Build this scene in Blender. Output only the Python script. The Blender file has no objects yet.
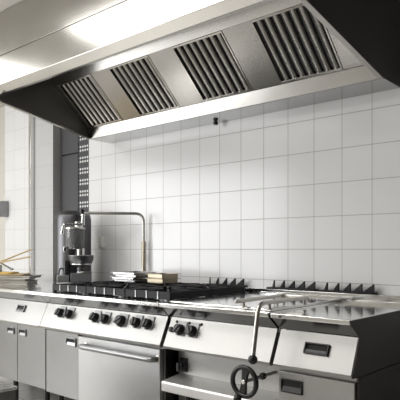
import bpy, bmesh, math, random
from mathutils import Vector, Matrix
random.seed(7)
S = bpy.context.scene
COL = S.collection
R = math.radians

# ------------------------------------------------------------------ materials
def _mat(name):
    m = bpy.data.materials.new(name); m.use_nodes = True
    nt = m.node_tree; nt.nodes.clear()
    out = nt.nodes.new('ShaderNodeOutputMaterial')
    b = nt.nodes.new('ShaderNodeBsdfPrincipled')
    nt.links.new(b.outputs[0], out.inputs[0])
    return m, nt, b

def plain(name, col, rough=0.5, metal=0.0, noise=0.12, nscale=14, **kw):
    m, nt, b = _mat(name)
    tc = nt.nodes.new('ShaderNodeTexCoord'); n = nt.nodes.new('ShaderNodeTexNoise')
    n.inputs['Scale'].default_value = nscale; n.inputs['Detail'].default_value = 4
    nt.links.new(tc.outputs['Object'], n.inputs['Vector'])
    mr = nt.nodes.new('ShaderNodeMapRange')
    mr.inputs['To Min'].default_value = 1 - noise; mr.inputs['To Max'].default_value = 1 + noise
    nt.links.new(n.outputs['Fac'], mr.inputs['Value'])
    mx = nt.nodes.new('ShaderNodeVectorMath'); mx.operation = 'SCALE'
    mx.inputs[0].default_value = col
    nt.links.new(mr.outputs[0], mx.inputs['Scale'])
    nt.links.new(mx.outputs[0], b.inputs['Base Color'])
    b.inputs['Roughness'].default_value = rough; b.inputs['Metallic'].default_value = metal
    for k, v in kw.items(): b.inputs[k].default_value = v
    return m

def steel(name, col, rough=0.3, streak=(3, 160, 160), rvar=0.08, bump=0.02, blot=0.1):
    """brushed stainless steel: fine streaks along one axis, soft cloudy wear"""
    m, nt, b = _mat(name)
    tc = nt.nodes.new('ShaderNodeTexCoord')
    mp = nt.nodes.new('ShaderNodeMapping'); mp.inputs['Scale'].default_value = streak
    n = nt.nodes.new('ShaderNodeTexNoise'); n.inputs['Scale'].default_value = 1.0; n.inputs['Detail'].default_value = 3
    nt.links.new(tc.outputs['Object'], mp.inputs[0]); nt.links.new(mp.outputs[0], n.inputs['Vector'])
    n2 = nt.nodes.new('ShaderNodeTexNoise'); n2.inputs['Scale'].default_value = 4.0; n2.inputs['Detail'].default_value = 5
    nt.links.new(tc.outputs['Object'], n2.inputs['Vector'])
    mr = nt.nodes.new('ShaderNodeMapRange')
    mr.inputs['To Min'].default_value = rough - rvar; mr.inputs['To Max'].default_value = rough + rvar
    ad = nt.nodes.new('ShaderNodeMath'); ad.operation = 'MULTIPLY_ADD'; ad.inputs[1].default_value = 0.5
    hf = nt.nodes.new('ShaderNodeMath'); hf.operation = 'MULTIPLY'; hf.inputs[1].default_value = 0.5
    nt.links.new(n.outputs['Fac'], hf.inputs[0])
    nt.links.new(n2.outputs['Fac'], ad.inputs[0]); nt.links.new(hf.outputs[0], ad.inputs[2])
    nt.links.new(ad.outputs[0], mr.inputs['Value']); nt.links.new(mr.outputs[0], b.inputs['Roughness'])
    mr2 = nt.nodes.new('ShaderNodeMapRange')
    mr2.inputs['To Min'].default_value = 1 - blot; mr2.inputs['To Max'].default_value = 1 + blot
    nt.links.new(n2.outputs['Fac'], mr2.inputs['Value'])
    sc = nt.nodes.new('ShaderNodeVectorMath'); sc.operation = 'SCALE'; sc.inputs[0].default_value = col
    nt.links.new(mr2.outputs[0], sc.inputs['Scale']); nt.links.new(sc.outputs[0], b.inputs['Base Color'])
    bp = nt.nodes.new('ShaderNodeBump'); bp.inputs['Strength'].default_value = bump; bp.inputs['Distance'].default_value = 0.01
    nt.links.new(n.outputs['Fac'], bp.inputs['Height']); nt.links.new(bp.outputs[0], b.inputs['Normal'])
    b.inputs['Metallic'].default_value = 1.0
    return m

TW, TH_, TX0, TZ0 = 0.1866, 0.2, -1.3457, 1.19
def tiles(name, col, grout, rough=0.18, axis='X', tw=TW, th=TH_, x0=TX0, z0=TZ0, flat=False, mortar=0.0022):
    m, nt, b = _mat(name)
    tc = nt.nodes.new('ShaderNodeTexCoord'); sp = nt.nodes.new('ShaderNodeSeparateXYZ')
    nt.links.new(tc.outputs['Object'], sp.inputs[0])
    cb = nt.nodes.new('ShaderNodeCombineXYZ')
    def sub(sock, v):
        a = nt.nodes.new('ShaderNodeMath'); a.operation = 'SUBTRACT'; a.inputs[1].default_value = v
        nt.links.new(sock, a.inputs[0]); return a.outputs[0]
    nt.links.new(sub(sp.outputs[axis], x0), cb.inputs[0])
    nt.links.new(sub(sp.outputs['Y' if flat else 'Z'], z0), cb.inputs[1])
    br = nt.nodes.new('ShaderNodeTexBrick'); br.offset = 0.0; br.squash = 1.0
    br.inputs['Scale'].default_value = 1.0
    br.inputs['Brick Width'].default_value = tw; br.inputs['Row Height'].default_value = th
    br.inputs['Mortar Size'].default_value = mortar; br.inputs['Mortar Smooth'].default_value = 0.3
    br.inputs['Color1'].default_value = (*col, 1); br.inputs['Color2'].default_value = (*[c * 0.97 for c in col], 1)
    br.inputs['Mortar'].default_value = (*grout, 1); br.inputs['Bias'].default_value = 0
    nt.links.new(cb.outputs[0], br.inputs['Vector'])
    nt.links.new(br.outputs['Color'], b.inputs['Base Color'])
    mr = nt.nodes.new('ShaderNodeMapRange'); mr.inputs['To Min'].default_value = rough; mr.inputs['To Max'].default_value = 0.8
    nt.links.new(br.outputs['Fac'], mr.inputs['Value']); nt.links.new(mr.outputs[0], b.inputs['Roughness'])
    n = nt.nodes.new('ShaderNodeTexNoise'); n.inputs['Scale'].default_value = 6
    nt.links.new(tc.outputs['Object'], n.inputs['Vector'])
    h = nt.nodes.new('ShaderNodeMath'); h.operation = 'MULTIPLY_ADD'; h.inputs[1].default_value = -1.0
    nt.links.new(br.outputs['Fac'], h.inputs[0])
    h2 = nt.nodes.new('ShaderNodeMath'); h2.operation = 'MULTIPLY'; h2.inputs[1].default_value = 0.35
    nt.links.new(n.outputs['Fac'], h2.inputs[0]); nt.links.new(h2.outputs[0], h.inputs[2])
    bp = nt.nodes.new('ShaderNodeBump'); bp.inputs['Strength'].default_value = 0.25; bp.inputs['Distance'].default_value = 0.004
    nt.links.new(h.outputs[0], bp.inputs['Height']); nt.links.new(bp.outputs[0], b.inputs['Normal'])
    return m

def perforated(name):
    m, nt, b = _mat(name)
    tc = nt.nodes.new('ShaderNodeTexCoord'); sp = nt.nodes.new('ShaderNodeSeparateXYZ')
    nt.links.new(tc.outputs['Object'], sp.inputs[0])
    def M(op, a, v=None, w=None):
        n = nt.nodes.new('ShaderNodeMath'); n.operation = op
        for i, q in enumerate((a, v, w)):
            if q is None: continue
            if isinstance(q, (int, float)): n.inputs[i].default_value = q
            else: nt.links.new(q, n.inputs[i])
        return n.outputs[0]
    fx = M('SUBTRACT', M('FRACT', M('MULTIPLY', sp.outputs['X'], 1 / 0.034)), 0.5)
    fz = M('SUBTRACT', M('FRACT', M('MULTIPLY', sp.outputs['Z'], 1 / 0.034)), 0.5)
    d = M('SQRT', M('ADD', M('MULTIPLY', fx, fx), M('MULTIPLY', fz, fz)))
    dot = M('LESS_THAN', d, 0.30)
    band = M('GREATER_THAN', M('FRACT', M('MULTIPLY', sp.outputs['Z'], 1 / 0.102)), 0.3333)
    fac = M('MULTIPLY', dot, band)
    mx = nt.nodes.new('ShaderNodeMix'); mx.data_type = 'RGBA'
    mx.inputs['A'].default_value = (0.045, 0.045, 0.048, 1); mx.inputs['B'].default_value = (0.62, 0.62, 0.62, 1)
    nt.links.new(fac, mx.inputs['Factor']); nt.links.new(mx.outputs['Result'], b.inputs['Base Color'])
    b.inputs['Roughness'].default_value = 0.45; b.inputs['Metallic'].default_value = 0.3
    return m

M_ST = steel('brushed_steel', (0.41, 0.405, 0.393), 0.38, bump=.008)
M_HOOD = steel('hood_steel', (0.47, 0.457, 0.425), 0.22, streak=(2, 70, 70), bump=0.004, rvar=.05, blot=.06)
M_HOODIN = steel('hood_inner_steel', (0.40, 0.39, 0.37), 0.25, bump=.006)
M_UNDER = steel('underside_steel', (0.42, 0.42, 0.42), 0.12, rvar=0.04, bump=0.004)
M_SIDE_SHADE = steel('shaded_side_steel', (0.06, 0.055, 0.053), 0.38)  # steel with the darkness of the unlit right-hand side put into its colour
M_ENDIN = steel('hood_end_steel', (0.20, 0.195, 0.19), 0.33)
M_TOP = steel('polished_top_steel', (0.86, 0.86, 0.855), 0.10, rvar=0.05, bump=0.006, blot=0.05)
M_DOOR = steel('door_steel', (0.30, 0.30, 0.30), 0.30, streak=(160, 160, 3), bump=.008)
M_CHROME = plain('chrome', (0.78, 0.78, 0.77), 0.12, 1.0, 0.03)
M_SATIN = plain('satin_steel', (0.62, 0.6, 0.56), 0.28, 1.0, 0.05)
M_PANST = plain('pan_steel', (0.46, 0.46, 0.46), 0.22, 1.0, 0.08, 20)
M_GROOVE_SHADE = steel('lip_recess_shade_steel', (0.26, 0.26, 0.26), 0.2, bump=.004)  # same stainless as the worktop, shade under the lip put into the colour
M_OVEN = steel('oven_door_steel', (0.50, 0.50, 0.497), 0.40, bump=.006)
M_LEDGE = steel('ledge_steel', (0.80, 0.79, 0.77), 0.5, bump=.004)
M_BRASS = plain('brassy_sleeve', (0.40, 0.36, 0.29), 0.38, 1.0, 0.08)
M_IRON = plain('cast_iron', (0.012, 0.012, 0.013), 0.55, 0.0, 0.3, 60, **{'Specular IOR Level': .3})
M_BLK = plain('black_plastic', (0.014, 0.014, 0.015), 0.3, 0.0, 0.2, 40)
M_GREYP = plain('dark_grey_plastic', (0.10, 0.10, 0.105), 0.4, 0.0, 0.15, 40)
M_GREYM = plain('grey_metal_plate', (0.30, 0.30, 0.305), 0.35, 0.8, 0.1, 20)
M_VOID = plain('dark_recess', (0.02, 0.02, 0.02), 0.8, 0.0, 0.2)
M_TILE = tiles('white_wall_tiles', (0.78, 0.78, 0.785), (0.36, 0.35, 0.33), mortar=.0019)
M_TILEL = tiles('bright_wall_tiles', (0.66, 0.66, 0.66), (0.42, 0.42, 0.41), x0=-5.29)
M_TILE_SHADE = tiles('shaded_wall_tiles', (0.50, 0.50, 0.505), (0.36, 0.36, 0.36))  # white wall tile darkened: shadow on this stretch is put into the colour
M_TILEN = tiles('niche_tiles', (0.12, 0.12, 0.12), (0.1, 0.1, 0.1), axis='Y')
M_PLASTER = plain('pale_plaster', (0.62, 0.60, 0.55), 0.8, 0, 0.04, 5)
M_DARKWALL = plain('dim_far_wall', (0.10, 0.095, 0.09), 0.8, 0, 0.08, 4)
M_CEIL = plain('ceiling_panels', (0.56, 0.54, 0.50), 0.75, 0, 0.04, 5)
M_FLOOR = tiles('floor_tiles', (0.68, 0.66, 0.63), (0.36, 0.35, 0.33), 0.3, tw=0.3, th=0.3, x0=0, z0=0, flat=True, mortar=0.004)
M_PERF = perforated('perforated_sheet')
M_CAB = plain('anthracite_panel', (0.055, 0.055, 0.06), 0.4, 0.2, 0.12, 6)
M_WOOD = plain('pale_wood', (0.52, 0.40, 0.22), 0.55, 0, 0.2, 30)
M_YWOOD = plain('yellow_board', (0.75, 0.50, 0.14), 0.5, 0, 0.12, 20)
M_WHITE = plain('white_plastic', (0.88, 0.87, 0.83), 0.35, 0, 0.03)
M_BRONZE = plain('worn_bronze_pan', (0.46, 0.40, 0.30), 0.35, 1.0, 0.12, 20)
M_JUG = plain('smoky_jug', (0.42, 0.42, 0.43), 0.08, 0.0, 0.05)
M_JUG.node_tree.nodes['Principled BSDF'].inputs['Transmission Weight'].default_value = 0.75
M_GUN = steel('mixer_dark_metal', (0.115, 0.115, 0.12), 0.36, streak=(160, 160, 3))

# ------------------------------------------------------------------ mesh helper
class MB:
    def __init__(s): s.bm = bmesh.new()
    def box(s, x0, x1, y0, y1, z0, z1, rot=None):
        vs = [s.bm.verts.new(p) for p in ((x0,y0,z0),(x1,y0,z0),(x1,y1,z0),(x0,y1,z0),(x0,y0,z1),(x1,y0,z1),(x1,y1,z1),(x0,y1,z1))]
        for f in ((3,2,1,0),(4,5,6,7),(0,1,5,4),(1,2,6,5),(2,3,7,6),(3,0,4,7)): s.bm.faces.new([vs[i] for i in f])
        if rot: bmesh.ops.transform(s.bm, matrix=rot, verts=vs)
        return s
    def prism(s, prof, a0, a1, axis='X'):
        """extrude a closed 2-D outline; axis X: outline is (y,z); axis Y: (x,z); axis Z: (x,y)"""
        def P(u, v, a): return {'X': (a,u,v), 'Y': (u,a,v), 'Z': (u,v,a)}[axis]
        A = [s.bm.verts.new(P(u,v,a0)) for u,v in prof]; B = [s.bm.verts.new(P(u,v,a1)) for u,v in prof]
        n = len(prof); fs = [s.bm.faces.new(A[::-1]), s.bm.faces.new(B)]
        for i in range(n): fs.append(s.bm.faces.new((A[i],A[(i+1)%n],B[(i+1)%n],B[i])))
        bmesh.ops.recalc_face_normals(s.bm, faces=fs)
        return s
    def tube(s, pts, r, seg=12, caps=True):
        pts = [Vector(p) for p in pts]; n = len(pts)
        rs = r if isinstance(r, (list, tuple)) else [r]*n
        rings = []; up = None
        for i, p in enumerate(pts):
            t = (pts[min(i+1,n-1)] - pts[max(i-1,0)])
            t = t.normalized()
            if up is None:
                up = Vector((0,0,1)) if abs(t.z) < 0.9 else Vector((1,0,0))
            u = (up - t*up.dot(t)).normalized(); up = u
            v = t.cross(u)
            rings.append([s.bm.verts.new(p + (u*math.cos(2*math.pi*k/seg) + v*math.sin(2*math.pi*k/seg))*rs[i]) for k in range(seg)])
        fs = []
        for a, b in zip(rings, rings[1:]):
            for k in range(seg): fs.append(s.bm.faces.new((a[k],a[(k+1)%seg],b[(k+1)%seg],b[k])))
        if caps: fs += [s.bm.faces.new(rings[0][::-1]), s.bm.faces.new(rings[-1])]
        bmesh.ops.recalc_face_normals(s.bm, faces=fs)
        return s
    def lathe(s, prof, c, axis=(0,0,1), seg=28):
        """prof: list of (radius, height along axis) from c"""
        c = Vector(c); ax = Vector(axis).normalized()
        u = Vector((1,0,0)) if abs(ax.x) < 0.9 else Vector((0,1,0))
        u = (u - ax*u.dot(ax)).normalized(); v = ax.cross(u)
        rings = []; fs = []
        for r, h in prof:
            if r < 1e-6: rings.append([s.bm.verts.new(c + ax*h)])
            else: rings.append([s.bm.verts.new(c + ax*h + (u*math.cos(2*math.pi*k/seg)+v*math.sin(2*math.pi*k/seg))*r) for k in range(seg)])
        for a, b in zip(rings, rings[1:]):
            for k in range(seg):
                q = [a[k%len(a)], a[(k+1)%len(a)], b[(k+1)%len(b)], b[k%len(b)]]
                q = list(dict.fromkeys(q))
                if len(q) > 2: fs.append(s.bm.faces.new(q))
        if len(rings[0]) > 1: fs.append(s.bm.faces.new(rings[0][::-1]))
        if len(rings[-1]) > 1: fs.append(s.bm.faces.new(rings[-1]))
        bmesh.ops.recalc_face_normals(s.bm, faces=fs)
        return s
    def ball(s, c, r, sx=1, sy=1, sz=1, seg=16):
        g = bmesh.ops.create_uvsphere(s.bm, u_segments=seg, v_segments=seg//2+2, radius=r)
        bmesh.ops.transform(s.bm, matrix=Matrix.Translation(c) @ Matrix.Diagonal((sx,sy,sz,1)), verts=g['verts'])
        return s
    def torus(s, c, axis, Rr, r, seg=36, ss=12):
        c = Vector(c); ax = Vector(axis).normalized()
        u = Vector((0,0,1)) if abs(ax.z) < .9 else Vector((1,0,0))
        u = (u - ax*u.dot(ax)).normalized(); v = ax.cross(u); rings = []; fs = []
        for i in range(seg):
            a = 2*math.pi*i/seg; d = u*math.cos(a)+v*math.sin(a)
            rings.append([s.bm.verts.new(c + d*(Rr + r*math.cos(2*math.pi*k/ss)) + ax*r*math.sin(2*math.pi*k/ss)) for k in range(ss)])
        for i in range(seg):
            a, b = rings[i], rings[(i+1)%seg]
            for k in range(ss): fs.append(s.bm.faces.new((a[k],a[(k+1)%ss],b[(k+1)%ss],b[k])))
        bmesh.ops.recalc_face_normals(s.bm, faces=fs)
        return s
    def xf(s, m):
        bmesh.ops.transform(s.bm, matrix=m, verts=s.bm.verts[:]); return s
    def build(s, name, mat, parent=None, bev=0.0, seg=2, smooth=True, local=False):
        me = bpy.data.meshes.new(name)
        bmesh.ops.recalc_face_normals(s.bm, faces=s.bm.faces[:])
        s.bm.to_mesh(me); s.bm.free()
        me.materials.append(mat)
        if smooth:
            for p in me.polygons: p.use_smooth = True
            me.set_sharp_from_angle(angle=R(32))
        o = bpy.data.objects.new(name, me); COL.objects.link(o)
        if parent is not None:
            o.parent = parent
            if parent.type == 'EMPTY' and not local: o.location = -Vector(parent.location)
        if bev:
            b = o.modifiers.new('bevel', 'BEVEL'); b.width = bev; b.segments = seg
            b.limit_method = 'ANGLE'; b.angle_limit = R(30)
        return o

def tag(o, label, cat, group=None):
    o['label'] = label; o['category'] = cat
    if group: o['group'] = group
    return o
def thing(name, loc, label, cat, group=None):
    o = bpy.data.objects.new(name, None); COL.objects.link(o); o.location = loc
    o.empty_display_size = 0.1
    return tag(o, label, cat, group)
def struct(o): o['kind'] = 'structure'; return o
def copy_tree(o, parent=None):
    kids = [c for c in bpy.data.objects if c.parent == o]
    c = o.copy(); COL.objects.link(c); c.parent = parent
    for k in kids: copy_tree(k, c)
    return c
def bend(pts, r, n=6):
    """round the corners of a polyline"""
    pts = [Vector(p) for p in pts]; out = [pts[0]]
    for a, b, c in zip(pts, pts[1:], pts[2:]):
        d1 = (a-b); d2 = (c-b); rr = min(r, d1.length*.49, d2.length*.49)
        p1 = b + d1.normalized()*rr; p2 = b + d2.normalized()*rr
        for i in range(n+1):
            t = i/n; out.append(p1*(1-t)**2 + b*2*t*(1-t) + p2*t*t)
    out.append(pts[-1]); return out

# ------------------------------------------------------------------ the room
CEIL = 2.84; WY = 3.0366
struct(MB().box(-7, 3, -4.5, 4.2, -0.1, 0).build('floor', M_FLOOR, smooth=False))
c = struct(MB().box(-7, 3, -4.5, 4.2, CEIL, CEIL+0.1).build('ceiling', M_CEIL, smooth=False))
struct(MB().box(-3.943, 3, WY, WY+0.15, 0, CEIL).build('wall_back', M_TILE, smooth=False))
struct(MB().box(-4.87, -4.488, WY, WY+0.15, 0, CEIL).build('wall_back_left', M_TILE_SHADE, smooth=False))
struct(MB().box(-5.29, -4.81, 3.0, WY+0.15, 0, CEIL).build('wall_column', M_TILEL, smooth=False))
struct(MB().box(-7, -5.29, 3.35, 3.5, 0, CEIL).build('wall_far_left', M_PLASTER, smooth=False))
struct(MB().box(-4.6, -3.8, 3.85, 4.0, 0, CEIL).build('wall_niche', M_CAB, smooth=False))
struct(MB().box(-3.943, -3.80, WY+0.15, 3.85, 0, CEIL).build('wall_niche_right', M_DARKWALL, smooth=False))
struct(MB().box(-4.6, -4.488, WY+0.15, 3.85, 0, CEIL).build('wall_niche_left', M_DARKWALL, smooth=False))
struct(MB().box(-7.1, -7, -4.5, 4.2, 0, CEIL).build('wall_left', M_PLASTER, smooth=False))
struct(MB().box(3, 3.1, -4.5, 4.2, 0, CEIL).build('wall_right', M_DARKWALL, smooth=False))
struct(MB().box(-7, 3, -4.6, -4.5, 0, CEIL).build('wall_front', M_PLASTER, smooth=False))
# steel corner guard on the column's edge
struct(MB().prism([(-4.835,2.992),(-4.802,2.992),(-4.802,WY),(-4.809,WY),(-4.809,2.9995),(-4.835,2.9995)], 0.0, CEIL, 'Z').build('trim_1', M_CHROME, bev=0.002))

# ------------------------------------------------------------------ hood
HX0, HX1, HY0 = -3.635, -1.178, 2.0
hood = thing('extractor_hood', (-2.41, WY, 2.08), 'long brushed steel extractor hood hanging over the cooking line', 'extractor hood')
MB().box(HX0, HX1, HY0, HY0+0.02, 2.537, CEIL-0.003).build('upper_fascia', M_HOOD, hood, bev=0.002)
MB().prism([(HY0,2.533),(HY0,2.335),(HY0+.036,2.288),(HY0+.06,2.288),(HY0+.06,2.296),(HY0+.044,2.298),(HY0+.02,2.338),(HY0+.02,2.533)], HX0, HX1).build('front_fascia', M_HOOD, hood, bev=0.002)
# end panels: outline in Y,Z
endp = [(HY0,2.335),(2.76,2.08),(WY-.002,2.08),(WY-.002,2.533),(HY0,2.533)]
endu = [(HY0+.02,2.537),(WY-.002,2.537),(WY-.002,CEIL-.003),(HY0+.02,CEIL-.003)]
endo = [(HY0+.004,2.284),(HY0+.004,2.224),(2.79,2.08),(WY-.002,2.08),(WY-.002,2.533),(HY0+.0305,2.533),(HY0+.0305,2.284)]
MB().prism(endo, HX1-0.003, HX1+0.001).build('end_panel', M_SIDE_SHADE, hood)
MB().prism(endu, HX1-0.003, HX1+0.001).build('upper_end_panel', M_SIDE_SHADE, hood)
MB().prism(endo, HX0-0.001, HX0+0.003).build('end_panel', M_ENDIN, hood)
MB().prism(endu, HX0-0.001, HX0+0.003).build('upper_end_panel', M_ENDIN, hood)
# folded rims along the sloped lower edges of both ends
for x0, x1 in ((HX0+.003, HX0+.03), (HX1-.03, HX1-.003)):
    MB().prism([(HY0+.006,2.2235),(2.79,2.08),(2.79,2.087),(HY0+.006,2.231)], x0, x1).build('end_rim', M_HOOD, hood)
# rear grease gutter and flat underside reaching the wall
MB().prism([(2.80,2.08),(2.812,2.08),(2.784,2.158),(2.772,2.158)], HX0+.004, HX1-.004).build('grease_gutter', M_HOODIN, hood, bev=0.0015)
MB().box(HX0+.004, HX1-.004, 2.8125, WY-.003, 2.08, 2.09).build('rear_underside', M_UNDER, hood)
# sloped filter plate: (Y,Z) from 2.778,2.165 to 2.47,2.44
FB, FT = Vector((0,2.778,2.160)), Vector((0,2.468,2.440))
fd = (FT-FB).normalized(); fn = Vector((0,-fd.z,fd.y))   # fn points down and to the front
if fn.z > 0: fn = -fn
FL = (FT-FB).length
filters = [(-3.585,-3.185),(-2.998,-2.598),(-2.39,-1.99),(-1.79,-1.39)]
def fp(x, s_, n_): 
    p = FB + fd*s_ + fn*n_; return (x, p.y, p.z)
def fbox(mb, x0, x1, s0, s1, n0, n1):
    a = [fp(x0,s0,n0),fp(x1,s0,n0),fp(x1,s1,n0),fp(x0,s1,n0),fp(x0,s0,n1),fp(x1,s0,n1),fp(x1,s1,n1),fp(x0,s1,n1)]
    vs = [mb.bm.verts.new(p) for p in a]
    for f in ((3,2,1,0),(4,5,6,7),(0,1,5,4),(1,2,6,5),(2,3,7,6),(3,0,4,7)): mb.bm.faces.new([vs[i] for i in f])
edges = [HX0+.004] + [v for f in filters for v in f] + [HX1-.004]
for i in range(0, len(edges), 2):
    mb = MB(); fbox(mb, edges[i], edges[i+1], 0, FL, -.01, 0.002)
    mb.build('blank_panel', M_HOODIN, hood, bev=0.001)
mb = MB(); mb.prism([(FT.y,FT.z),(FT.y-.05,FT.z+.09),(FT.y-.03,FT.z+.09),(FT.y+.01,FT.z-.005)], HX0+.004, HX1-.004).build('upper_baffle', M_HOODIN, hood)
mb = MB(); mb.box(HX0+.004, HX1-.004, HY0+.022, FT.y-.03, 2.526, 2.532).build('inner_roof', M_ENDIN, hood)
mb = MB(); fbox(mb, HX0+.004, HX1-.004, 0, FL, -.07, -.06); mb.build('plenum_back', M_VOID, hood)
for x0, x1 in filters:
    m2 = MB(); t = .014
    fbox(m2, x0+.002, x1-.002, 0.004, t+.006, -.03, .006); fbox(m2, x0+.002, x1-.002, FL-t, FL-.002, -.03, .006)
    fbox(m2, x0+.002, x0+t*.8, t, FL-t, -.03, .006); fbox(m2, x1-t*.8, x1-.002, t, FL-t, -.03, .006)
    fo = m2.build('baffle_filter', M_HOOD, hood, bev=0.001)
    m3 = MB(); n = 7; w = (x1-x0-2*t)/n
    for k in range(n):
        a = x0+t+k*w+w*.20; bw = w*.60; q = 8; sec = []
        for e in range(q+1):
            u = math.pi*e/q; sec.append((a+bw/2-bw/2*math.cos(u), -.020+.021*math.sin(u)**.7))
        A = [m3.bm.verts.new(fp(x_, t*.9, n_)) for x_, n_ in sec]; B = [m3.bm.verts.new(fp(x_, FL-t*.9, n_)) for x_, n_ in sec]
        for e in range(q): m3.bm.faces.new((A[e],A[e+1],B[e+1],B[e]))
        m3.bm.faces.new(A[::-1]); m3.bm.faces.new(B); m3.bm.faces.new((A[0],B[0],B[-1],A[-1]))
    m3.build('baffle', M_HOODIN, fo)
    m4 = MB()
    for k in range(n):
        a = x0+t+k*w; fbox(m4, a-w*.1, a+w*.28, t*.9, FL-t*.9, -.029, -.024)
    m4.build('rear_baffle', M_GREYP, fo)
MB().tube([(-2.46,2.985,2.079),(-2.46,2.985,2.055)], .013, 10).lathe([(.018,0),(.018,.012)], (-2.46,2.985,2.06)).build('drain_plug', M_BLK, hood)

# ------------------------------------------------------------------ cooking line
LF = 2.12          # front of the worktop lip
DF = 2.20          # door plane
RB = 2.965         # rear
def top_prof(): return [(LF,.900),(LF,.878),(LF+.01,.876),(DF+.02,.876),(DF+.02,.80),(RB,.80),(RB,.900)]
def groove(parent, x0, x1):
    MB().prism([(LF+.012,.8758),(DF,.8212),(DF+.0195,.8212),(DF+.0195,.8758)], x0, x1).build('lip_recess', M_GROOVE_SHADE, parent)
PAN = [(DF,.820),(2.131,.668),(2.137,.654),(DF,.650)]
pdir = Vector((0,2.131-DF,.668-.820)).normalized(); pnor = Vector((0,pdir.z,-pdir.y))   # outward (front, up)
if pnor.y > 0: pnor = -pnor
def pp(x, z, n_=0):
    """a point on the sloped control panel at height z"""
    t = (.820 - z)/(.820-.668); return Vector((x, DF + t*(2.131-DF), z)) + pnor*n_
def pbox(mb, x, z, w, h, n0, n1, dx=0):
    cx = pp(x, z); up = -pdir; vs = []
    for n_ in (n0, n1):
        for a, b in ((-1,-1),(1,-1),(1,1),(-1,1)):
            vs.append(mb.bm.verts.new(cx + Vector((a*w/2,0,0)) + up*(b*h/2) + pnor*n_))
    for f in ((3,2,1,0),(4,5,6,7),(0,1,5,4),(1,2,6,5),(2,3,7,6),(3,0,4,7)): mb.bm.faces.new([vs[i] for i in f])
    return mb
def knob(parent, x, z, r=.026, big=False, turn=0):
    m = MB(); pbox(m, x+.004, z+.008, .062 if not big else .084, .078, .0005, .006)
    pl = m.build('knob_plate', M_GREYM, parent, bev=.003)
    m = MB(); m.lathe([(r*1.12,0),(r*1.12,.008),(r,.012),(r*.93,.032),(r*.8,.035)], pp(x, z, .006), pnor, 24)
    g = m.build('knob', M_BLK, pl, bev=.001)
    # grip bar across the face
    ang = turn; u = Vector((1,0,0)); v = -pdir
    d = (u*math.sin(ang)+v*math.cos(ang)); e = (u*math.cos(ang)-v*math.sin(ang))
    c0 = pp(x, z, .034); vs = []
    m = MB()
    for n_ in (0, .014):
        for a, b in ((-1,-1),(1,-1),(1,1),(-1,1)): vs.append(m.bm.verts.new(c0 + e*(a*.006) + d*(b*r*.95) + pnor*n_))
    for f in ((3,2,1,0),(4,5,6,7),(0,1,5,4),(1,2,6,5),(2,3,7,6),(3,0,4,7)): m.bm.faces.new([vs[i] for i in f])
    m.build('grip', M_GREYP, g, bev=.003)
def panel_pull(parent, x, z, w=.11, h=.052, mat=None):
    m = MB(); hw, hh, t = w/2, h/2, .008
    for (cx_, cz_, ww, h2) in ((0,hh-t/2,w,t),(0,-hh+t/2,w,t),(-hw+t/2,0,t,h),(hw-t/2,0,t,h)):
        up = -pdir; cx = pp(x, z) + Vector((cx_,0,0)) + up*cz_; vs = []
        for n_ in (0, .012):
            for a, b in ((-1,-1),(1,-1),(1,1),(-1,1)): vs.append(m.bm.verts.new(cx + Vector((a*ww/2,0,0)) + up*(b*h2/2) + pnor*n_))
        for f in ((3,2,1,0),(4,5,6,7),(0,1,5,4),(1,2,6,5),(2,3,7,6),(3,0,4,7)): m.bm.faces.new([vs[i] for i in f])
    o = m.build('recessed_pull', mat or M_BLK, parent, bev=.002)
    m = MB(); pbox(m, x, z, w-.012, h-.012, .0008, .002); m.build('pull_recess', M_VOID, o)
    m = MB(); pbox(m, x, z-.012, w-.018, .016, .002, .009); m.build('pull_lip', M_GREYP, o, bev=.002)
def door_pull(parent, x, z, w=.092, h=.05, y=DF-.018, mat=None):
    m = MB(); t = .007; d = .008
    m.box(x-w/2,x+w/2,y-d,y,z+h/2-t,z+h/2).box(x-w/2,x+w/2,y-d,y,z-h/2,z-h/2+t)
    m.box(x-w/2,x-w/2+t,y-d,y,z-h/2+t,z+h/2-t).box(x+w/2-t,x+w/2,y-d,y,z-h/2+t,z+h/2-t)
    o = m.build('recessed_handle', mat or M_GREYM, parent, bev=.0015)
    MB().box(x-w/2+t,x+w/2-t,y-.002,y,z-h/2+t,z+h/2-t).build('handle_recess', M_VOID, o)
    MB().prism([(y-.002,z-h/2+t),(y-d,z-h/2+t),(y-.002,z-.002)], x-w/2+t, x+w/2-t).build('handle_lip', M_GREYM if mat is None else M_GREYP, o)
def legs(parent, xs, ys=(2.265,2.86), h=.2175):
    for x in xs:
        for y in ys:
            MB().lathe([(.028,0),(.028,.03),(.02,.035),(.02,h)], (x,y,0)).build('leg', M_BLK, parent)
def shell(parent, x0, x1, z0=.218, mat=None, pmat=None, cut=0):
    MB().box(x0+.001, x1-.001-cut, DF+.002, RB, z0, .7995).build('body', mat or M_DOOR, parent)
    MB().prism(top_prof(), x0+.0004, x1-.0004).build('worktop', M_TOP, parent, bev=.004, seg=3); groove(parent, x0+.002, x1-.002)
    return MB().prism(PAN, x0+.0004, x1-.0004).build('control_panel', pmat or M_ST, parent, bev=.002)

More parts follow.
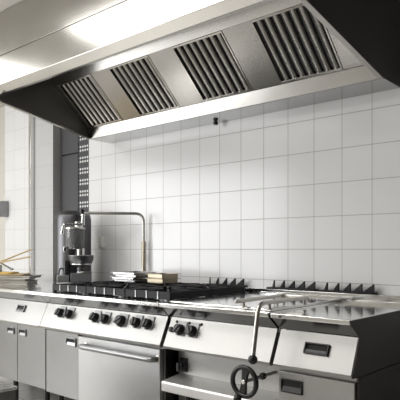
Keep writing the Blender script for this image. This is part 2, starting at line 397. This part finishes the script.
# --- base cabinets at the left
def cabinet(x0, x1, label):
    t = thing('base_cabinet', ((x0+x1)/2, 2.55, 0), label, 'kitchen cabinet', 'base cabinets left of the range')
    p = shell(t, x0, x1)
    panel_pull(p, x0+.43, .763, .10, .05, M_GREYM)
    mid = (x0+x1)/2
    d1 = MB().box(x0+.004, mid-.0025, DF-.018, DF, .223, .645).build('door', M_DOOR, t, bev=.003)
    d2 = MB().box(mid+.0025, x1-.004, DF-.018, DF, .223, .645).build('door', M_DOOR, t, bev=.003)
    door_pull(d1, mid-.088, .590); door_pull(d2, mid+.072, .590)
    legs(t, (x0+.20, x1-.11))
    return t
cab = cabinet(-4.034, -3.311, 'steel base cabinet with two doors, just left of the gas range')
cab2 = copy_tree(cab); cab2.location.x -= .723
cab2['label'] = 'steel base cabinet at the far left end under the stacked trays'

# --- gas range
RX0, RX1 = -3.310, -2.150
rng = thing('gas_range', ((RX0+RX1)/2, 2.55, 0), 'wide steel gas range with black iron grates, knobs and one big oven door', 'gas range')
rp = shell(rng, RX0, RX1, cut=.025)
for i, (x, z, b, tn) in enumerate(((-3.116,.765,0,.5),(-3.02,.764,0,-.3),(-2.752,.763,0,.4),(-2.655,.762,0,-.4),(-2.508,.762,1,.9),(-2.376,.764,0,-.1),(-2.280,.764,0,.2))):
    knob(rp, x, z, .027 if not b else .031, b, tn)
cd = MB().box(RX0+.004, -2.942, DF-.018, DF, .214, .642).build('cabinet_door', M_DOOR, rng, bev=.003)
door_pull(cd, -3.018, .585, .105, .055)
od = MB().box(-2.935, -2.192, DF-.026, DF, .205, .635).build('oven_door', M_OVEN, rng, bev=.004)
hy = DF-.026
oh = MB().tube(bend([(-2.855,hy+.002,.580),(-2.852,hy-.05,.582),(-2.19-.02,hy-.05,.582),(-2.207,hy+.002,.580)], .035), .0165, 14).build('oven_handle', M_GREYM, od)
for x in (-2.855,-2.207): MB().lathe([(.021,0),(.021,.006),(.016,.009)], (x,hy,.580), (0,-1,0)).build('handle_mount', M_SATIN, oh)
MB().box(-2.1755, -2.1715, DF+.001, RB, .2, .79).build('side_panel', M_SIDE_SHADE, rng)
legs(rng, (RX0+.06, RX0+.20, -2.75, RX1-.10))
gx = [(-3.296+.379*i, -3.296+.379*i+.373) for i in range(3)]
gy = [(2.225, 2.575), (2.58, 2.93)]
for x0, x1 in gx:
    for y0, y1 in gy:
        cx, cy = (x0+x1)/2, (y0+y1)/2
        bn = MB().lathe([(.085,0),(.085,.006),(.055,.008),(.05,.02),(.0,.02)], (cx,cy,.9005)).build('burner', M_GREYM, rng)
        MB().lathe([(.042,0),(.046,.004),(.042,.010),(0,.012)], (cx,cy,.9205)).build('burner_cap', M_IRON, bn)
        m = MB(); rbs = []; b = .012; z0, z1 = .908, .950
        m.box(x0,x1,y0,y0+b,z0,z1).box(x0,x1,y1-b,y1,z0,z1).box(x0,x0+b,y0+b,y1-b,z0,z1).box(x1-b,x1,y0+b,y1-b,z0,z1)
        for k in range(3):   # upright ribs on the outer face
            xx = x0+(k+1)*(x1-x0)/4
            rbs.append(MB().box(xx-.004,xx+.004,y0-.004,y0-.0002,z0,z1))
        for a in range(8):
            an = a*math.pi/4; d = Vector((math.cos(an),math.sin(an)))
            L = min((x1-x0)/2/max(abs(d.x),1e-6), (y1-y0)/2/max(abs(d.y),1e-6)) - .006
            mt = Matrix.Translation((cx,cy,0)) @ Matrix.Rotation(an,4,'Z')
            m.box(.035, L, -.006, .006, z1-.022, z1+.004, mt)
        for fx in (x0+.012, x1-.012):
            for fy in (y0+.012, y1-.012): m.box(fx-.012,fx+.012,fy-.012,fy+.012,.9005,z0+.002)
        ps = m.build('pan_support', M_IRON, rng, bev=.002)
        for rb in rbs: rb.build('rib', M_GREYM, ps)

# --- tilting pan
BX0, BX1 = -2.125, -1.436
br = thing('tilting_pan', ((BX0+BX1)/2, 2.55, 0), 'steel tilting bratt pan with flat lid, lever and black handwheel', 'tilting pan')
MB().box(BX0-.022, BX1-.002, 2.278, RB, .218, .7995).build('body', M_ST, br)
MB().prism(top_prof(), BX0-.02, BX1-.002).build('worktop', M_TOP, br, bev=.004, seg=3); groove(br, BX0-.018, BX1-.003)
bp_ = MB().prism(PAN, BX0, BX1).build('control_panel', M_ST, br, bev=.002)
lid = MB().prism([(2.16,.9005),(2.155,.908),(2.16,.914),(2.93,.914),(2.935,.908),(2.93,.9005)], BX0+.03, BX1-.01).build('lid', M_TOP, br, bev=.003)
knob(bp_, -2.03, .757, .027, False, .6); knob(bp_, -1.943, .757, .027, False, -.5)
MB().lathe([(.015,0),(.015,.012),(.010,.018),(0,.019)], pp(-2.095,.754,0), pnor).build('igniter_button', M_BLK, bp_)
for x in (-2.075,-1.985,-1.90): MB().lathe([(.008,0),(.008,.004),(.005,.007),(0,.007)], pp(x,.797,0), pnor, 12).build('indicator_lamp', M_BLK, bp_)
kp = MB().box(-2.134,-2.078,2.271,2.2785,.508,.586).build('thermostat_plate', M_BLK, br, bev=.002)
tk = MB().lathe([(.030,0),(.030,.008),(.025,.012),(.023,.03),(.018,.034)], (-2.110,2.271,.540), (0,-1,0)).build('thermostat_knob', M_BLK, kp)
MB().box(-2.116,-2.104,2.225,2.239,.516,.564).build('grip', M_GREYP, tk, bev=.003)
MB().lathe([(.008,0),(.008,.004),(0,.005)], (-1.836,2.275,.640), (0,-1,0), 12).build('socket_hole', M_BLK, br)
MB().prism([(2.278,.496),(2.135,.478),(2.13,.470),(2.13,.425),(2.14,.422),(2.278,.43)], BX0-.012, BX1).build('front_ledge', M_LEDGE, br, bev=.003)
m = MB()
for k in range(16): m.box(BX0+.05+k*.036, BX0+.068+k*.036, 2.262, 2.275, .25, .405)
m.build('vent_slats', M_VOID, br)
legs(br, (BX0+.06, BX1-.06))
# loop handle with lever
HZ = .947; XA, XB = -1.598, -1.436
hd = MB().tube(bend([(XA,2.095,HZ-.004),(XA,2.49,HZ),(XB,2.49,HZ),(XB,2.045,HZ),(XB+.004,1.995,.712)], .045, 8), .0105, 14).ball((XA,2.095,HZ-.004),.0107).build('lever', M_SATIN, br)
for x, y in ((XA,2.15),(XA,2.44),(XB,2.44),(XB,2.13)):
    MB().tube([(x,y,.9145),(x,y,HZ-.004)], .008, 10).lathe([(.015,0),(.015,.004)], (x,y,.9142)).build('lever_post', M_SATIN, hd)
MB().ball((XB+.004,1.994,.705), .0215).build('lever_ball', M_BLK, hd)
# handwheel
WC = Vector((-1.505,2.03,.590))
wh = MB().torus(WC, (0,1,0), .066, .0115).build('handwheel', M_BLK, br)
m = MB(); m.prism([(-.020,-.062),(-.013,0),(-.020,.062),(.020,.062),(.013,0),(.020,-.062)], -.006, .008, 'Y')
m.xf(Matrix.Translation(WC) @ Matrix.Rotation(R(8),4,'Y')).build('wheel_spoke', M_BLK, wh, bev=.003)
MB().lathe([(.011,0),(.011,.004),(.008,.006),(0,.006)], WC+Vector((0,-.006,0)), (0,-1,0), 16).build('wheel_hub', M_CHROME, wh)
MB().tube([WC+Vector((0,.006,0)), (WC.x,2.275,WC.z)], .0085, 12).build('wheel_axle', M_SATIN, wh)
MB().lathe([(.013,0),(.017,.004),(.017,.018),(.013,.022)], (WC.x,2.165,WC.z), (0,1,0)).build('axle_collar', M_BLK, wh)
MB().tube([WC+Vector((-.006,-.006,-.066)), WC+Vector((-.006,-.03,-.066))], .006, 10).ball(WC+Vector((-.006,-.042,-.068)), .019).build('wheel_grip', M_BLK, wh)

# --- drawer unit at the right end
NX0, NX1 = -1.426, -1.030
nu = thing('drawer_unit', ((NX0+NX1)/2, 2.55, 0), 'narrow steel drawer unit with polished top at the right end of the line', 'kitchen cabinet')
MB().box(NX0+.001, NX1-.012, DF+.002, RB, .218, .7995).build('body', M_ST, nu)
MB().prism(top_prof(), NX0+.001, NX1-.004).build('worktop', M_TOP, nu, bev=.004, seg=3); groove(nu, NX0+.002, NX1-.005)
npn = MB().prism(PAN, NX0+.008, NX1-.004).build('control_panel', M_ST, nu, bev=.002)
panel_pull(npn, -1.213, .752, .12, .052)
dr = MB().box(NX0+.006, NX1-.012, DF-.02, DF, .219, .629).build('drawer', M_ST, nu, bev=.003)
door_pull(dr, -1.347, .566, .112, .062, DF-.02, M_BLK)
up = [(LF+.004,.897),(LF+.004,.877),(DF+.0,.822),(2.136,.668),(2.140,.655),(DF,.652),(RB,.652),(RB,.897)]
MB().prism(up, NX1-.0035, NX1).build('upper_side_panel', M_SIDE_SHADE, nu)
MB().box(NX1-.0115, NX1, DF-.005, RB, .19, .6475).build('lower_side_panel', M_SIDE_SHADE, nu)
legs(nu, (NX0+.06, NX1-.06))

# --- rear upstand and flue grates
us = tag(MB().box(RX0, NX1, 2.9665, WY-.002, .0, .937).build('rear_upstand', M_TOP, bev=.003), 'long low steel upstand running along the tiled wall behind the cooking line', 'upstand')
def flue(x, label):
    t = thing('flue_grate', (x, 3.0, .9375), label, 'flue grate', 'cast iron flue grates on the rear upstand')
    return t
f0 = flue(-2.39, 'black cast iron flue grate behind the gas range, leftmost of the three finned grates')
m = MB(); m.box(-.172,.172,-.03,.03,0,.010).build('base', M_IRON, f0, bev=.002, local=True)
for k in range(5):
    x = -.135 + k*.067; w = .066     # the fins fan out along the grate
    m = MB(); m.prism([(-w*.5,0),(w*.5,0),(w*.5,.046),(w*.42,.046)], -.004, .004, 'Y')
    m.xf(Matrix.Translation((x,0,.0095)) @ Matrix.Rotation(R(-46 + k*11),4,'Z'))
    m.build('fin', M_IRON, f0, bev=.001, local=True)
f1 = copy_tree(f0); f1.location.x = -1.855; f1['label'] = 'black cast iron flue grate behind the tilting pan, middle of the three finned grates'
f2 = copy_tree(f0); f2.location.x = -1.482; f2['label'] = 'black cast iron flue grate behind the drawer unit, rightmost of the three finned grates'

# ------------------------------------------------------------------ pot filler tap
pf = thing('pot_filler', (-3.052, 2.945, .937), 'tall jointed steel pot filler tap standing behind the range, arm swung left', 'tap')
pf.location = (-3.202, 2.998, .937)
PX, PY = -3.202, 2.998
J = Vector((-3.505, 2.635, 1.470))
MB().lathe([(.024,0),(.024,.012),(.017,.018),(.017,.31),(.012,.318)], (PX,PY,.9372)).build('sleeve', M_BRASS, pf)
dirv = (Vector((J.x,J.y,0))-Vector((PX,PY,0)))
MB().tube(bend([(PX,PY,1.25),(PX,PY,J.z),tuple(J)], .07, 10), .0115, 14).build('riser_pipe', M_SATIN, pf)
sp_ = Vector((-3.535,2.490,1.380))
MB().lathe([(.013,-.03),(.018,-.024),(.018,.026),(.013,.03)], J).build('joint', M_BLK, pf)
MB().lathe([(.012,0),(.014,.01),(.012,.07)], J+Vector((.012,-.002,-.095))).ball(J+Vector((.012,-.002,-.02)),.017).build('valve', M_CHROME, pf)
q0 = J+Vector((.012,-.002,-.088))
MB().tube(bend([tuple(q0), tuple(sp_), tuple(sp_+Vector((-.006,-.006,-.02))), tuple(sp_+Vector((-.010,-.010,-.068)))], .03, 8), .0095, 12).lathe([(.013,0),(.013,.022)], sp_+Vector((-.010,-.010,-.074))).build('spout', M_CHROME, pf)

# ------------------------------------------------------------------ oven pans resting on the rear grates
def pan(w, d, h, mat, name, label, group):
    m = MB(); t = .004; rim = .014
    outer = [(-w/2,-d/2),(w/2,-d/2),(w/2,d/2),(-w/2,d/2)]
    m.box(-w/2+rim,w/2-rim,-d/2+rim,d/2-rim,0,t)
    for (a0,a1,b0,b1) in ((-w/2+rim,w/2-rim,-d/2+rim,-d/2+rim+t),(-w/2+rim,w/2-rim,d/2-rim-t,d/2-rim),(-w/2+rim,-w/2+rim+t,-d/2+rim+t,d/2-rim-t),(w/2-rim-t,w/2-rim,-d/2+rim+t,d/2-rim-t)):
        m.box(a0,a1,b0,b1,t,h)
    m.box(-w/2,w/2,-d/2,-d/2+rim,h-t,h).box(-w/2,w/2,d/2-rim,d/2,h-t,h).box(-w/2,-w/2+rim,-d/2+rim,d/2-rim,h-t,h).box(w/2-rim,w/2,-d/2+rim,d/2-rim,h-t,h)
    o = m.build(name, mat, bev=.0015); tag(o, label, 'pan', group); return o
PZ = .9545
labs = ['bottom one', 'second from the bottom', 'third from the bottom', 'topmost one']
p0 = pan(.25,.25,.017,M_PANST,'oven_pan','shallow steel oven pan left of the bronze tins, bottom one of its stack','steel oven pans behind the range')
p0.location = (-3.05,2.775,PZ)
for k in (1,2,3):
    q = p0.copy(); COL.objects.link(q); q.location = (-3.05+(0,-.02,.016,-.012)[k], 2.775, PZ+.0174*k); q['label'] = 'shallow steel oven pan left of the bronze tins, %s of its stack' % labs[k]; q.rotation_euler.z = R((0,1,-1.5,1)[k])
p1 = pan(.18,.18,.032,M_BRONZE,'roasting_tin','bronze-toned roasting tin right of the steel pans, lower of two','bronze roasting tins behind the range')
p1.location = (-2.785,2.79,PZ)
q = p1.copy(); COL.objects.link(q); q.location = (-2.783,2.79,PZ+.0324); q['label'] = 'bronze-toned roasting tin right of the steel pans, upper of two'; q.rotation_euler.z = R(-3)

# ------------------------------------------------------------------ mixer at the left end
MX, MY = -3.83, 2.80
mxr = thing('food_mixer', (MX,MY,.9), 'dark metal food mixer with domed housing, jug and bowl on the left counter', 'food mixer')
vd = Vector((.806,-.592,0)); rv = Vector((.592,.806,0))
def mp(r_, f_, z): return Vector((MX,MY,z)) + rv*r_ + vd*f_
def mbox(mb, r0, r1, f0, f1, z0, z1):
    vs = [mb.bm.verts.new(mp(*p)) for p in ((r0,f0,z0),(r1,f0,z0),(r1,f1,z0),(r0,f1,z0),(r0,f0,z1),(r1,f0,z1),(r1,f1,z1),(r0,f1,z1))]
    for f in ((3,2,1,0),(4,5,6,7),(0,1,5,4),(1,2,6,5),(2,3,7,6),(3,0,4,7)): mb.bm.faces.new([vs[i] for i in f])
    return mb
MB().lathe([(.148,.028),(.148,.535),(.142,.570),(.122,.592),(.08,.606),(0,.612)], (MX-.006,MY-.008,.9), seg=36).build('housing', M_GUN, mxr)
m = MB(); mbox(m, -.138, .14, -.10, .24, .9005, .928); m.build('base_plate', M_ST, mxr, bev=.006)
m = MB(); mbox(m, -.03, .135, .10, .22, .9285, 1.0); m.build('motor_block', M_GREYP, mxr, bev=.006)
m = MB(); mbox(m, .02, .138, .11, .225, 1.0005, 1.012); m.build('trim_bar', M_CHROME, mxr, bev=.003)
m = MB(); mbox(m, -.135, -.04, .12, .21, .9285, .985); m.build('control_box', M_GREYM, mxr, bev=.004)
bc = mp(.05,.19,1.05)
bo = MB().lathe([(.03,-.037),(.035,-.006),(.066,.006),(.088,.028),(.099,.058),(.102,.09),(.098,.09),(.095,.058),(.084,.032),(.06,.012),(0,.008)], bc).build('bowl', M_GUN, mxr)
MB().torus(bc+Vector((0,0,.09)), (0,0,1), .100, .0035).build('bowl_rim', M_GREYM, bo)
MB().torus(bc+Vector((0,0,.022)), (0,0,1), .083, .005).build('bowl_band', M_CHROME, bo)
MB().lathe([(.032,0),(.032,.125)], mp(.05,.19,1.075)).build('drive_shaft', M_CHROME, mxr)
MB().lathe([(.03,0),(.03,.17)], mp(-.06,.15,.93)).build('support_post', M_BLK, mxr)
jc = mp(.006,.19,1.19)
jg = MB().lathe([(.062,0),(.074,.02),(.076,.16),(.070,.16),(.068,.02),(0,.012)], jc).build('jug', M_JUG, mxr)
MB().lathe([(.080,0),(.080,.012),(.05,.02),(0,.022)], jc+Vector((0,0,.1605))).build('jug_lid', M_SATIN, jg)
MB().lathe([(.034,0),(.034,.04),(.03,.043),(0,.043)], jc+rv*.028+Vector((0,0,.178))).build('feed_chute', M_CHROME, jg)
m = MB(); mbox(m, -.085,-.06,.20,.235,1.17,1.21); m.build('lock_catch', M_CHROME, mxr, bev=.004)
MB().tube(bend([mp(-.125,.16,.984),mp(-.11,.16,1.05),mp(-.06,.155,1.0),mp(-.055,.15,1.07)],.03), .006, 8).build('cable', M_BLK, mxr)

# ------------------------------------------------------------------ tall cabinet in the niche
tc_ = thing('tall_cabinet', (-4.22,3.45,0), 'tall dark grey cabinet standing in the gap behind the mixer', 'cabinet')
MB().box(-4.475,-3.955,3.13,3.75,.02,2.62).build('carcass', M_CAB, tc_, bev=.003)
dd = MB().box(-4.47,-4.20,3.108,3.129,.06,2.07).build('door', M_CAB, tc_, bev=.004)
MB().box(-4.47,-4.20,3.108,3.129,2.08,2.61).build('upper_door', M_CAB, tc_, bev=.004)
MB().box(-4.192,-3.955,3.112,3.1295,.06,2.61).build('perforated_panel', M_PERF, tc_)
MB().box(-4.235,-4.223,3.085,3.1075,1.0,1.3).build('handle', M_GREYM, dd, bev=.003)

# ------------------------------------------------------------------ small wall things
sw = thing('light_switch', (-3.757,WY-.006,1.252), 'small white light switch on the tiled wall right of the mixer', 'light switch')
MB().box(-3.793,-3.721,WY-.022,WY-.0005,1.205,1.297).build('plate', M_WHITE, sw, bev=.003)
MB().prism([(WY-.022,1.222),(WY-.032,1.224),(WY-.025,1.282),(WY-.022,1.282)], -3.777,-3.737).build('rocker', M_WHITE, sw, bev=.001)
wf = thing('wall_dispenser', (-5.30,2.95,1.6), 'grey and black wall dispenser at the left edge on the white tiled column', 'dispenser')
MB().prism([(2.999,1.52),(2.93,1.52),(2.90,1.56),(2.90,1.64),(2.93,1.68),(2.999,1.685)], -5.285,-5.215).build('casing', M_GREYM, wf, bev=.006)
MB().box(-5.278,-5.232,2.885,2.8995,1.58,1.65).build('button', M_BLK, wf, bev=.004)

# ------------------------------------------------------------------ stack on the left counter
C0 = Vector((-4.379,2.484,.9)); RV = Vector((.754,.657,0)); AZ = math.atan2(.657,.754)
def place(o, r_, f_, z, rz=0):
    o.location = C0 + RV*r_ + Vector((.657,-.754,0))*f_ + Vector((0,0,z-.9)); o.rotation_euler = (0,0,AZ+R(rz)); return o
tl = ['dark steel tray at the bottom of the pile on the left counter', 'dark steel tray second from the bottom of the pile on the left counter', 'dark steel tray third from the bottom of the pile, under the boards']
t0 = pan(.56,.32,.022,M_SATIN,'baking_tray',tl[0],'steel trays piled on the left counter'); t0['category'] = 'tray'
place(t0, -.03, 0, .9005)
for k in (1,2):
    q = t0.copy(); COL.objects.link(q); q['label'] = tl[k]; place(q, -.03+(-.02,.028)[k-1], 0, .9005+.0225*k, (2,-3)[k-1])
def board(w, d, h, mat, label):
    m = MB(); r_ = .03; pts = []
    for cx, cy, a0 in ((w/2-r_,d/2-r_,0),(-w/2+r_,d/2-r_,90),(-w/2+r_,-d/2+r_,180),(w/2-r_,-d/2+r_,270)):
        for k in range(5):
            a = R(a0+22.5*k); pts.append((cx+r_*math.cos(a), cy+r_*math.sin(a)))
    m.prism(pts, 0, h, 'Z'); return tag(m.build('chopping_board', mat, bev=.002), label, 'chopping board')
b0 = place(board(.46,.26,.014,M_WOOD,'pale wooden board lying on the piled trays, below the yellow board'), -.04, 0, .9685, 4)
b1 = place(board(.38,.20,.013,M_YWOOD,'yellow wooden board on top of the pile at the left edge'), -.095, 0, .983, -4)
pot = thing('utensil_pot', C0+RV*(-.065)+Vector((0,0,.0965)), 'small steel pot holding spoons on the yellow board at left edge', 'pot')
pc = pot.location
MB().lathe([(.036,0),(.04,.004),(.04,.055),(.043,.057),(.037,.057),(.037,.006),(0,.006)], pc).build('pot_body', M_CHROME, pot)
def spoon(a, b, label, mat=M_WOOD, bowl=.02):
    a, b = Vector(a), Vector(b); t = thing('wooden_spoon' if mat is M_WOOD else 'steel_ladle', a, label, 'spoon' if mat is M_WOOD else 'ladle')
    MB().tube([a, a.lerp(b,.5), b], [.0075,.0065,.006], 10).build('handle', mat, t)
    d = (b-a).normalized()
    MB().ball(a-d*.01, bowl, 1, .8, .5).build('spoon_bowl', mat, t)
    return t
base = Vector(pc)
spoon(base+RV*(-.012)+Vector((0,0,.072)), C0+RV*.232+Vector((0,0,.291)), 'wooden spoon leaning from the small pot, handle ending highest')
spoon(base+RV*(-.004)+Vector((.018,-.022,.075)), C0+RV*.247+Vector((.05,-.06,.229)), 'wooden spoon leaning from the small pot, handle lower and flatter')
spoon(C0+RV*.065+Vector((0.02,-.03,.127)), C0+RV*(-.12)+Vector((.02,-.03,.232)), 'thin steel ladle propped on the pile beside the small pot', M_GREYM, .02)

# ------------------------------------------------------------------ low steel stand in the left foreground
fs = thing('steel_stand', (-2.95,1.15,0), 'low steel stand in the bottom left corner in front of the cabinets', 'stand')
MB().box(-3.35,-2.537,.80,1.51,.484,.50).build('stand_top', M_TOP, fs, bev=.004)
MB().box(-3.34,-2.545,.81,1.50,.06,.4835).build('stand_body', M_ENDIN, fs, bev=.004)
for x in (-3.28,-2.6):
    for y in (.87,1.44): MB().lathe([(.025,0),(.025,.06)], (x,y,0)).build('foot', M_BLK, fs)

# ------------------------------------------------------------------ light
def area(name, loc, sx, sy, power, col=(1,.99,.975), rot=(0,0,0)):
    l = bpy.data.lights.new(name, 'AREA'); l.shape = 'RECTANGLE'; l.size = sx; l.size_y = sy; l.energy = power; l.color = col
    o = bpy.data.objects.new(name, l); COL.objects.link(o); o.location = loc; o.rotation_euler = rot; return o
area('ceiling_panel_lamp', (-5.0,1.25,2.82), 1.0, 1.1, 22)
area('ceiling_panel_lamp', (-2.75,1.15,2.82), 1.4, .8, 24)
area('ceiling_panel_lamp', (-4.2,-.6,2.82), 1.8, .7, 24)
area('ceiling_panel_lamp', (-2.0,-.6,2.82), 1.8, .7, 16)
area('ceiling_panel_lamp', (-3.2,-2.4,2.82), 2.4, .6, 30)
fill = area('left_fill_light', (-6.3,-.6,1.5), 3.4, 2.0, 135, (.97,.985,1))  # added fill from the left to brighten the lower wall, no window there
fill.rotation_euler = (Vector((-3.4,3.0,1.0))-Vector((-6.3,-.6,1.55))).to_track_quat('-Z','Y').to_euler()
w = bpy.data.worlds.new('world'); S.world = w; w.use_nodes = True
bg = w.node_tree.nodes['Background']; bg.inputs[0].default_value = (.8,.82,.85,1); bg.inputs[1].default_value = .3

# ------------------------------------------------------------------ camera
cam = bpy.data.cameras.new('camera'); co = bpy.data.objects.new('camera', cam); COL.objects.link(co)
co.location = (0,0,1.19); co.rotation_euler = (R(90),0,.7173976)
cam.sensor_width = 36; cam.lens = 36*555.89/400; cam.shift_y = (249.28-200)/400
cam.clip_start = .05
S.camera = co
S.view_settings.view_transform = 'Standard'; S.view_settings.look = 'None'
S.view_settings.exposure = 0.0
S.cycles.use_denoising = True
S.cycles.max_bounces = 10; S.cycles.glossy_bounces = 6
